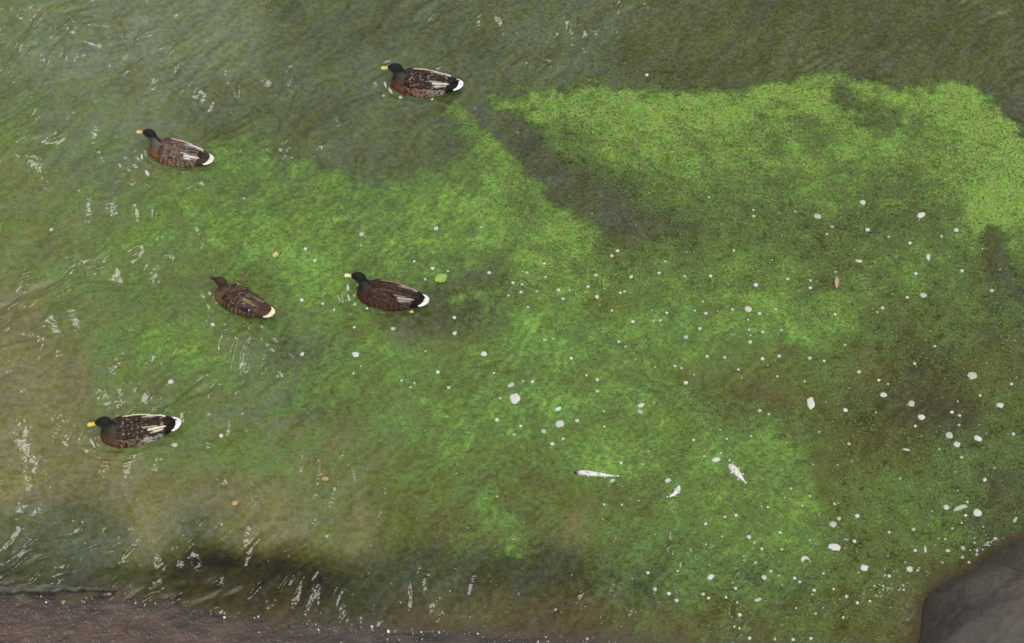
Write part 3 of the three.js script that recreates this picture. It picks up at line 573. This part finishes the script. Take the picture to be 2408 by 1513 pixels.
function foam(px, py, w, h = w, turn = 0, label, geo) { // pixels of the 2408 frame; w across, h up the picture before turning
  const p = G(px, py), m = mesh('foam_fleck', geo || foamGeo[nf % 7], foamMats[nf % 3]); nf++;
  const ppm = 365 * DIST / (DIST - 0.6 * p[2]);
  const L = w / ppm, B = h / ppm / (geo ? 1 : 0.85);
  m.position.set(p[0], look(HG, p[0], p[2]) + 0.001, p[2]); m.rotation.y = turn || (w === h ? fr() * 6.28 : 0); m.scale.set(L, Math.min(0.3 * Math.min(L, B), 0.008), B);
  tag(m, label || '', 'foam', FG); if (!label) flecks.push([m, px, py, Math.max(w, h)]); inFoam.push([p[0], p[2], Math.max(L, B) / 2]);
}
function tile(o, list) { for (let i = 0; i < list.length; i += 3) foam((ORIG[o][0] * 2408 / 3425) + list[i] * K, (ORIG[o][1] * 2408 / 3425) + list[i + 1] * K, list[i + 2] * K * (0.66 + 0.2 * fr()), list[i + 2] * K * (0.55 + 0.2 * fr()), 0.3 + fr() * 2.6); }
function one(o, x, y, w, h, turn, label, geo) { foam(ORIG[o][0] * 2408 / 3425 + x * K, ORIG[o][1] * 2408 / 3425 + y * K, w * K * 0.95, h * K * 0.95, turn, label, geo); }
one('q', 1497, 130, 36, 34, 0.6, 'pale foam fleck alone in the grey patch, uppermost on the right');
one('q', 1240, 210, 44, 34, -0.5, 'pale foam fleck left of the uppermost fleck on the right');
one('q', 1825, 205, 54, 32, 0.7, 'long tilted foam fleck beside the bright algae patch at right');
one('q', 848, 735, 46, 34, -0.6, 'oval foam fleck heading a short vertical chain of tiny flecks');
one('q', 1838, 656, 40, 30, 0, 'white foam fleck on the brown water below a crescent shaped fleck');
one('q', 1866, 443, 22, 42, 0.001, 'white crescent shaped fleck with a dark side, right of centre');
one('q', 1475, 464, 46, 20, -0.3, 'flat narrow foam fleck above the curled beige leaf');
one('s', 2115, 267, 58, 48, 0.001, 'biggest foam fleck, on the dark brown water at far right');
one('s', 1202, 425, 44, 78, 0.001, 'large upright oval foam fleck on the brown water right of centre');
one('s', 1612, 375, 42, 28, 0.001, 'oval foam fleck between the large upright fleck and the dark water');
one('s', 1770, 425, 42, 38, -0.5, 'lumpy foam fleck, upper of two on the dark brown water');
one('s', 1828, 500, 40, 32, 0.001, 'lumpy foam fleck, lower of two on the dark brown water');
one('s', 2273, 433, 44, 32, 0.001, 'oval foam fleck on green water near the right edge');
one('s', 1985, 605, 42, 44, 0.3, 'foam fleck, left of a loose trio above the boulder');
one('s', 2148, 622, 50, 34, -0.7, 'foam fleck, right of a loose trio above the boulder, tilted');
one('s', 2028, 657, 40, 36, 0.6, 'foam fleck, lowest of a loose trio above the boulder');
one('s', 1740, 686, 46, 15, -0.15, 'thin white sliver on brown water left of the foam trio');
one('s', 668, 743, 52, 26, 0.3, 'foam fleck just above left of the tapered white fish');
one('s', 243, 433, 42, 24, 0.45, 'upper foam fleck of a touching pair above the long dead fish');
one('s', 238, 470, 34, 22, -0.5, 'lower foam fleck of a touching pair above the long dead fish');
one('t', 1336, 393, 74, 44, -0.25, 'large pointed foam fleck right of the boomerang shaped foam strip');
one('t', 1166, 452, 88, 80, 0.35, 'boomerang shaped foam strip on the olive water below right', foamBend(1.6, 3));
one('t', 2045, 167, 94, 84, 0.42, 'long foam strip between two round flecks near the right edge', foamBend(0.25, 5));
one('t', 2143, 200, 50, 44, 0.001, 'round foam fleck right of the long foam strip');
one('t', 1968, 168, 36, 30, 0.001, 'round foam fleck left of the long foam strip');
one('t', 1328, 262, 42, 34, 0.4, 'lower foam fleck of a diagonal pair above the pointed fleck');
one('t', 1505, 507, 42, 42, 0, 'round foam fleck in the middle between boomerang strip and boulder');
one('t', 1760, 517, 40, 36, 0.001, 'lumpy foam fleck nearest the boulder on its left');
one('t', 2358, 236, 48, 18, 0.95, 'tilted white sliver above the boulder at the right edge');
one('t', 637, 562, 46, 28, 0.7, 'tilted foam fleck by the pale ripple streaks at bottom');
one('t', 1850, 403, 15, 42, 0.001, 'slim upright foam fleck left of the boulder');
one('t', 905, 687, 48, 18, 0.35, 'slim pinkish fleck near the bottom right of centre');
one('u', 1220, 225, 58, 60, 0, 'large round foam fleck low in the middle of the algae');
one('u', 1475, 370, 52, 46, 0.5, 'foam fleck with a dark speck, right of the large round fleck');
one('u', 1198, 150, 48, 26, 0.65, 'slanted foam fleck just above the large round fleck');
one('u', 1465, 285, 44, 24, 0.5, 'slanted foam fleck above the fleck with a dark speck');
one('u', 2085, 690, 38, 28, 0.4, 'foam fleck just above the small curved white fish');
one('u', 1770, 690, 36, 20, 0.6, 'foam fleck touching the tail of the long dead fish');
tile('q', [110, 407, 26, 78, 436, 26, 380, 465, 24, 346, 531, 28, 187, 553, 32, 490, 549, 24, 637, 547, 28, 768, 404, 20, 880, 208, 26, 878, 173, 18, 1115, 183, 18, 1322, 270, 26, 1294, 312, 18, 1524, 286, 34, 1643, 327, 24, 1762, 362, 28, 2025, 286, 34, 1942, 322, 22, 892, 597, 36, 1072, 565, 24, 1200, 574, 24, 1200, 616, 26, 1342, 527, 16, 1512, 560, 16, 1797, 533, 28, 2057, 517, 28, 2226, 628, 30, 1748, 668, 26, 1608, 727, 26, 1578, 750, 18]);
tile('q', [126, 642, 22, 150, 635, 18, 592, 692, 16, 548, 743, 16, 609, 760, 28, 676, 748, 14, 760, 737, 20, 912, 759, 30, 1005, 735, 26, 388, 756, 22, 352, 797, 26, 314, 802, 18, 197, 806, 26, 848, 793, 16, 853, 850, 20, 862, 882, 14, 930, 863, 24, 1036, 853, 22, 1340, 766, 24, 576, 846, 26, 496, 895, 30, 117, 918, 22, 860, 920, 34, 628, 103, 20]);
tile('r', [36, 224, 28, 352, 145, 34, 350, 205, 18, 88, 290, 26, 776, 107, 26, 1030, 104, 20, 754, 336, 30, 842, 352, 20, 712, 396, 24, 652, 296, 18, 1074, 360, 30, 1288, 361, 24, 1386, 307, 22, 1208, 416, 28, 1260, 424, 26, 1255, 468, 24, 1184, 488, 18, 1394, 384, 24, 1466, 457, 26, 1528, 459, 16, 1562, 475, 14, 1633, 439, 26, 1684, 497, 34, 1678, 374, 30, 1492, 508, 24, 1294, 553, 20, 316, 540, 30, 384, 556, 26, 134, 535, 26, 198, 570, 22, 878, 612, 30, 880, 700, 34, 530, 675, 34, 312, 670, 20]);
tile('r', [18, 820, 36, 316, 820, 32, 1045, 820, 40, 784, 918, 26, 1388, 740, 24, 1538, 843, 28, 1806, 750, 24, 1845, 776, 18, 1768, 574, 18, 2306, 835, 24, 715, 803, 16, 15, 512, 32, 1716, 692, 12, 1344, 466, 22, 2282, 523, 16]);
tile('s', [616, 160, 26, 716, 164, 28, 930, 169, 28, 1024, 153, 26, 1197, 165, 30, 1278, 182, 22, 434, 212, 22, 472, 224, 22, 496, 307, 36, 793, 233, 22, 960, 208, 14, 1014, 270, 16, 1168, 297, 18, 1475, 244, 32, 1587, 292, 26, 1640, 312, 16, 1904, 100, 22, 1790, 197, 20, 914, 464, 26, 965, 483, 22, 1398, 460, 34, 1250, 583, 16, 864, 609, 18, 728, 622, 18, 540, 630, 22, 1418, 650, 28, 2000, 473, 28, 2043, 491, 24, 2040, 546, 22, 1793, 553, 22, 2348, 597, 26, 2055, 728, 26, 2186, 854, 32, 2242, 785, 18, 1708, 848, 20, 2160, 378, 22, 2337, 313, 26, 600, 722, 20, 695, 705, 16, 744, 745, 18, 395, 858, 30]);
tile('t', [35, 150, 20, 135, 152, 18, 716, 220, 24, 780, 211, 26, 608, 259, 24, 925, 160, 16, 960, 166, 22, 1156, 155, 22, 1092, 60, 20, 1198, 102, 18, 1338, 145, 22, 1362, 229, 32, 1465, 214, 32, 853, 335, 34, 883, 367, 20, 1030, 308, 26, 926, 403, 24, 1040, 401, 22, 1448, 358, 28, 1646, 306, 22, 1783, 292, 28, 1793, 410, 28, 2003, 286, 22, 1926, 342, 16, 1962, 346, 16, 1977, 412, 32, 2062, 396, 36, 2078, 213, 26, 2087, 135, 24, 890, 480, 24, 976, 528, 20, 939, 564, 36, 1021, 553, 18, 1110, 567, 26, 1140, 590, 26, 1274, 539, 24, 1472, 532, 16, 1646, 555, 30, 1808, 521, 24, 282, 536, 24, 450, 526, 20, 322, 629, 32, 400, 653, 30, 444, 692, 34]);
tile('t', [594, 658, 28, 625, 679, 26, 776, 624, 26, 785, 716, 20, 724, 674, 20, 798, 782, 30, 1120, 735, 20, 1222, 635, 26, 1332, 628, 22, 1404, 671, 26, 1466, 703, 26, 1537, 698, 26, 1230, 766, 24, 1386, 788, 20, 1102, 912, 30, 1000, 910, 24, 1204, 905, 24, 856, 907, 28, 1948, 476, 18, 2142, 410, 24, 2140, 434, 24, 2060, 448, 26, 2098, 476, 24, 2245, 346, 24, 2200, 370, 24, 800, 852, 20, 770, 838, 18]);
tile('u', [580, 125, 24, 784, 77, 30, 846, 165, 26, 630, 163, 24, 652, 138, 16, 1102, 83, 18, 350, 42, 16, 308, 84, 18, 1137, 221, 18, 1266, 127, 20, 1319, 131, 24, 1118, 345, 36, 1382, 412, 36, 1252, 382, 28, 1572, 352, 32, 1492, 456, 26, 1432, 485, 28, 1216, 430, 20, 1624, 95, 26, 1686, 120, 24, 1685, 184, 24, 1723, 297, 18, 1726, 385, 16, 838, 328, 14, 2014, 48, 14, 1820, 590, 22, 1726, 826, 20, 1120, 780, 18]);
// a few outside those groups
for (const [x, y, w] of [[1521, 176, 8], [402, 902, 12], [850, 552, 11], [836, 833, 14], [1025, 538, 10], [410, 1047, 14], [520, 1026, 10], [500, 765, 10], [120, 538, 9]]) foam(x, y, w);
for (const [x, y, w, h, a, w2] of [[906, 196, 6, 16, 0.3, 'upper splash before the breast of the topmost duck'], [918, 214, 6, 16, 0.5, 'middle splash before the breast of the topmost duck'], [942, 229, 10, 10, 0.5, 'lower splash under the breast of the topmost duck'], [334, 372, 5, 18, 0.2, 'upper splash before the breast of the grey winged duck'], [346, 408, 9, 18, 0.5, 'lower splash before the breast of the grey winged duck'], [493, 690, 8, 10, 0.2, 'splash before the breast of the speckled hen duck'], [818, 678, 7, 16, 0.1, 'upper splash before the breast of the chestnut duck'], [820, 702, 6, 18, 0.2, 'lower splash before the breast of the chestnut duck'], [217, 1042, 6, 24, 0.5, 'splash before the breast of the lowest duck']]) foam(x, y, w, h, a, 'white foam glint of ' + w2);  // white foam pieces standing for glints on the bow splash
{ // each small fleck is told from the others by what it floats beside
  const LM = [['the topmost duck', 1000, 190], ['the grey winged duck', 420, 355], ['the speckled hen duck', 575, 695], ['the chestnut duck', 915, 690], ['the lowest duck', 320, 1015], ['the yellow green leaf', 1037, 656], ['the small yellowish leaf', 648, 601], ['the long dead fish', 1400, 1115], ['the small curved fish', 1587, 1160], ['the tapered white fish', 1734, 1114], ['the curled beige leaf', 1968, 667], ['the boomerang foam strip', 1891, 1313], ['the long foam strip', 2257, 1194], ['the large pointed fleck', 1962, 1289], ['the large round fleck', 1210, 937], ['the large upright fleck', 1906, 950], ['the biggest dark water fleck', 2286, 885], ['the boulder', 2330, 1330], ['the crescent shaped fleck', 2182, 606], ['the tilted uppermost right fleck', 2029, 476], ['the foam trio', 2260, 1037], ['the touching fleck pair', 1506, 962], ['the oval chain fleck', 1759, 727]];
  const by = {}; for (const f of flecks) {
    let b = null, bd = 1e9; for (const l of LM) { const q = Math.hypot(f[1] - l[1], f[2] - l[2]); if (q < bd) { bd = q; b = l; } }
    const dx = f[1] - b[1], dy = f[2] - b[2], dir = Math.abs(dx) > Math.abs(dy) ? (dx < 0 ? 'left of' : 'right of') : (dy < 0 ? 'above' : 'below'); (by[dir + ' ' + b[0]] ??= []).push([bd, f]);
  }
  const ORD = ['nearest', 'second nearest', 'third nearest', 'fourth nearest', 'fifth nearest', 'sixth nearest', 'seventh nearest', 'eighth nearest', 'ninth nearest', 'tenth nearest', 'eleventh nearest', 'twelfth nearest', 'thirteenth nearest', 'fourteenth nearest', 'fifteenth nearest', 'sixteenth nearest', 'seventeenth nearest', 'eighteenth nearest', 'nineteenth nearest', 'twentieth nearest'];
  for (const k in by) by[k].sort((a, b) => a[0] - b[0]).forEach(([, f], i) => { f[0].userData.label = `${f[3] > 10 ? 'small' : 'tiny'} pale foam fleck, ${ORD[Math.min(i, 19)]} ${k}`; });
}
// ------------------------------------------------------------------ dead fish, leaves, feather
function fishBody(L, Wd, Ht, bend) { return grid(30, 14, (u, v) => { const a = v * Math.PI * 2, w = Math.pow(Math.sin(Math.PI * Math.pow(clamp(u * 0.96 + 0.02), 0.62)), 0.75) * (1 - 0.25 * u), t = u - 0.5; return [t * L, Math.sin(a) * Ht * 0.5 * w, Math.cos(a) * Wd * 0.5 * w + bend * (t * t - 0.08) * L]; }); }
function fin(len, wid) { return grid(6, 3, (u, v) => [u * len, 0.0015 * Math.sin(u * 3), (v - 0.5) * wid * (0.35 + 0.9 * u) * (1 - 0.25 * u)]); }
const fishMat = new THREE.MeshPhysicalMaterial({ name: 'fish skin', vertexColors: true, roughness: 0.32, side: THREE.DoubleSide }), finMat = new THREE.MeshStandardMaterial({ name: 'fin', color: new THREE.Color().setRGB(0.42, 0.42, 0.38), roughness: 0.5, side: THREE.DoubleSide });
function fish(a, b, wpx, bend, darkHead, label) {
  const A = G(...a), B = G(...b), L = Math.hypot(B[0] - A[0], B[2] - A[2]), t = new THREE.Group(); t.name = numbered('dead_fish'); scene.add(t); tag(t, label, 'fish');
  const W = wpx / 365, g = fishBody(L * 0.92, W, W * 0.8, bend); paint(g, (x, y, z) => { const h = darkHead * sstep(-0.32, -0.42, x / L), n = noise(x * 70, z * 130), s = sstep(-0.002, -0.008, y) + (darkHead ? 0.6 * sstep(0.1, 0.4, noise(x * 22 + 2, z * 60)) * sstep(0.2, 0.45, z / W) : 0); return mix3(mix3([0.64, 0.63, 0.58], [0.20, 0.19, 0.15], clamp(s)), [0.02, 0.017, 0.014], h).map((c) => clamp(c * (1 + 0.22 * n - 0.5 * sstep(0.15, 0.5, noise(x * 34 + A[0] * 5, z * 90))), 0.01, 0.9)); });
  mesh('body', g, fishMat, t);
  const bz = (u) => bend * (u * u - 0.08) * L, add = (nm, u, len, wid, rot, sz) => { const f = mesh(nm, fin(len, wid), finMat, t); f.position.set(u * L * 0.92, 0.003, bz(u) + sz * W * 0.36); f.rotation.y = rot; return f; };
  add('tail_fin', 0.46, L * 0.09, W * 0.42, -bend, 0); add('pectoral_fin', -0.18, W * 0.34, W * 0.28, -1.1, 1); add('pectoral_fin', -0.18, W * 0.34, W * 0.28, 1.1, -1); add('anal_fin', 0.2, W * 0.3, W * 0.28, -0.7, 1); add('dorsal_fin', 0.12, W * 0.25, W * 0.3, 0.8, -1);
  t.position.set((A[0] + B[0]) / 2, 0.001 + look(HG, (A[0] + B[0]) / 2, (A[2] + B[2]) / 2), (A[2] + B[2]) / 2); t.rotation.y = Math.atan2(-(B[2] - A[2]), B[0] - A[0]);
}
fish([1346, 1110], [1455, 1121], 15, 0, 1, 'long pale dead fish with a dark head floating on its side, lower middle');
fish([1602, 1145], [1571, 1174], 13, 0.5, 0, 'small curved white dead fish floating between the other two fish');
fish([1714, 1091], [1754, 1137], 19, 0, 0, 'tapered white dead fish floating belly up, rightmost of the three fish');
function leafGeo(L, W, curl, k) { return grid(16, 8, (u, v) => { const c = v * 2 - 1, w = W * 0.5 * Math.pow(Math.sin(Math.PI * clamp(u * 0.97 + 0.015)), 0.6) * (1 + 0.18 * noise(u * 5 + k, c)); return [(u - 0.5) * L, 0.004 + curl * c * c + curl * 0.6 * (u - 0.5) * (u - 0.5) * 4 + 0.002 * noise(u * 7 + k, c * 2), c * w]; }); }
function leaf(px, py, L, W, turn, curl, col, label, cat = 'leaf', name = 'floating_leaf') {
  const p = G(px, py), g = paint(leafGeo(L, W, curl, px), (x, y, z) => col.map((c) => c * (1 + 0.25 * noise(x * 60 + px, z * 60)) * (Math.abs(z) < W * 0.04 ? 1.25 : 1)));
  const m = mesh(name, g, new THREE.MeshPhysicalMaterial({ name: 'leaf', vertexColors: true, roughness: 0.5, side: THREE.DoubleSide })); m.position.set(p[0], look(HG, p[0], p[2]), p[2]); m.rotation.y = turn; tag(m, label, cat);
}
leaf(1037, 656, 0.088, 0.072, 0.6, 0.004, [0.24, 0.34, 0.05], 'bright yellow green leaf floating right of the dark chestnut duck');
leaf(648, 601, 0.05, 0.038, 1.2, 0.003, [0.42, 0.38, 0.16], 'small yellowish leaf floating above the speckled hen duck');
leaf(552, 1186, 0.04, 0.034, 0.4, 0.002, [0.40, 0.27, 0.08], 'small orange leaf on brown water, lower left of two orange leaves');
leaf(765, 1128, 0.046, 0.034, 0.1, 0.002, [0.34, 0.22, 0.08], 'small orange brown leaf on olive water, right of the other orange leaf');
leaf(1968, 667, 0.105, 0.030, 1.48, 0.007, [0.36, 0.27, 0.18], 'slim curled beige leaf standing out on the brown flecked algae');
// ------------------------------------------------------------------ floating algae: too many scraps to count
{
  const r = rng(1234), N = 150000, shape = new THREE.CircleGeometry(0.5, 6); shape.rotateX(-Math.PI / 2);
  { const p = shape.attributes.position; for (let i = 1; i < p.count; i++) { const k = 0.7 + 0.6 * (((i * 37) % 11) / 11); p.setXYZ(i, p.getX(i) * k, 0.06 * ((i * 53) % 7) / 7, p.getZ(i) * k); } shape.computeVertexNormals(); }
  const im = new THREE.InstancedMesh(shape, new THREE.MeshStandardMaterial({ name: 'algae scraps', color: 0xffffff, roughness: 0.95, side: THREE.DoubleSide }), N);
  const m4 = new THREE.Matrix4(), qn = new THREE.Quaternion(), e = new THREE.Euler(), c = new THREE.Color(), pos = new THREE.Vector3(), sc = new THREE.Vector3(); let n = 0;
  for (let tries = 0; tries < 1500000 && n < N; tries++) {
    const x = mix(-4.0, 4.0, r()), z = mix(-3.2, 2.6, r()), d = look(DG, x, z), [px, py] = P(x, z);
    if (py > shoreY(px) - 25) continue; if (px > 2120 && Math.hypot(px - 2420, (py - 1500)) < 270) continue;
    const rough = clamp(sstep(1000, 1500, px + 0.35 * (700 - py)) * (1 - 0.8 * sstep(600, 760, py) * (1 - sstep(1850, 2050, px))) + 0.12 + 0.2 * (1 - sstep(700, 1000, px)) * sstep(0.4, 0.7, d));
    const cl = 0.5 + 0.9 * noise(x * 11, z * 11) + 0.6 * noise(x * 27 + 4, z * 27);
    if (d < 0.2 || r() > Math.pow(d, 1.25) * rough * clamp(cl) * 1.3) continue;
    let under = false; for (const q of DUCKS) { const rx = x - q.x, rz = z - q.z, lx = (rx * q.c - rz * q.n) / q.s, lz = (rx * q.n + rz * q.c) / q.s; if (Math.hypot((lx - 0.02) / 0.25, lz / 0.13) < 1) { under = true; break; } }
    if (under) continue;
    const s = 0.005 + 0.012 * Math.pow(r(), 2.2), el = 0.6 + r() * 0.9, b = 0.5 + 0.5 * r(), hiG = sstep(0.45, 0.95, d + 0.25 * (r() - 0.5)), br = r() < 0.16 * rough ? 1 : 0;
    e.set((r() - 0.5) * 0.35, r() * 6.28, (r() - 0.5) * 0.35); qn.setFromEuler(e);
    pos.set(x, look(HG, x, z) + 0.0015 + 0.002 * r(), z); sc.set(s * el, s, s / el); m4.compose(pos, qn, sc); im.setMatrixAt(n, m4);
    const col = mix3([0.085, 0.118, 0.034], [0.205, 0.315, 0.062], hiG * 0.85 + 0.12 * r()); if (br) { col[0] = 0.09; col[1] = 0.085; col[2] = 0.035; }
    const k = 0.45 + 0.8 * b; c.setRGB(col[0] * k, col[1] * k, col[2] * k); im.setColorAt(n, c); n++;
  }
  im.count = n; im.name = 'floating_algae'; im.userData = { kind: 'stuff', label: 'bright green algae scum drifting in streaks on the water', category: 'algae' }; shade(im); scene.add(im);
}
// grit added for glints on the wet rock, white grains as painted highlights
{
  const r = rng(77), geo = new THREE.IcosahedronGeometry(0.5, 1), N = 520; { const p = geo.attributes.position; for (let i = 0; i < p.count; i++) { const k = 1 + 0.25 * noise(p.getX(i) * 3 + 5, p.getY(i) * 3 + p.getZ(i) * 2); p.setXYZ(i, p.getX(i) * k, p.getY(i) * k, p.getZ(i) * k); } geo.computeVertexNormals(); }
  const im = new THREE.InstancedMesh(geo, new THREE.MeshPhysicalMaterial({ name: 'wet grit', color: 0xffffff, roughness: 0.12, specularIntensity: 1 }), N), m4 = new THREE.Matrix4(), qn = new THREE.Quaternion(), c = new THREE.Color(); let n = 0;
  for (let t = 0; t < 20000 && n < N; t++) {
    const px = -150 + r() * 1650, py = 1395 + r() * 150, p = G(px, py); const off = py - shoreY(px); if (off < -12 || r() > Math.exp(-off / 28) * (0.25 + 0.9 * clamp(0.4 + noise(p[0] * 5, p[2] * 5)))) continue;
    const s = 0.004 + 0.014 * Math.pow(r(), 2.2), y = Math.max(bedY(p[0], p[2]), -0.004);
    qn.setFromEuler(new THREE.Euler(r() * 6, r() * 6, r() * 6)); m4.compose(new THREE.Vector3(p[0], y + s * 0.18, p[2]), qn, new THREE.Vector3(s * (1 + r() * 0.8), s * 0.7, s)); im.setMatrixAt(n, m4);
    const k = 0.5 + r(); const w = r(); const base = w < 0.16 ? [0.62, 0.62, 0.58] : w < 0.3 ? [0.20, 0.12, 0.10] : [0.09, 0.075, 0.062]; c.setRGB(base[0] * k, base[1] * k, base[2] * k); im.setColorAt(n, c); n++;  // the white share is glint put into the grain colour
  }
  im.count = n; im.name = 'glint_grit'; im.userData = { kind: 'stuff', label: 'added grit with white painted glints along the brown rock shore', category: 'grit' }; shade(im); scene.add(im);
}
// specks of foam finer than a pixel or two: uncountable
{
  const r = rng(4321), N = 380, im = new THREE.InstancedMesh(foamGeo[2], new THREE.MeshStandardMaterial({ name: 'foam specks', color: 0xffffff, roughness: 0.6 }), N), m4 = new THREE.Matrix4(), qn = new THREE.Quaternion(), e = new THREE.Euler(), c = new THREE.Color(); let n = 0;
  for (let t = 0; t < 60000 && n < N; t++) {
    let px, py; if (r() < 0.16) { const u = r(); px = mix(2060, 2400, u) + (r() - 0.5) * 30; py = mix(1420, 1262, u) - 70 * r() * r() - 10; } else { px = r() * 2408; py = 400 + r() * 1100; }
    const p = G(px, py), k = sstep(900, 1500, px) * sstep(420, 650, py) + 0.10; if (py > shoreY(px) - 20 || r() > k * clamp(0.5 + noise(p[0] * 3, p[2] * 3))) continue;
    const s = 0.006 + 0.008 * Math.pow(r(), 2); qn.setFromEuler(e.set(0, r() * 6.28, 0)); m4.compose(new THREE.Vector3(p[0], look(HG, p[0], p[2]) + 0.002, p[2]), qn, new THREE.Vector3(s, 0.002, s * (0.6 + 0.6 * r()))); im.setMatrixAt(n, m4);
    const g = 0.2 + 0.25 * r(); c.setRGB(g, g * 1.03, g * (0.75 + 0.2 * r())); im.setColorAt(n, c); n++;
  }
  im.count = n; im.name = 'foam_specks'; im.userData = { kind: 'stuff', label: 'fine pale foam specks scattered over the green water and along the boulder', category: 'foam' }; shade(im); scene.add(im);
}
renderer.render(scene, camera);
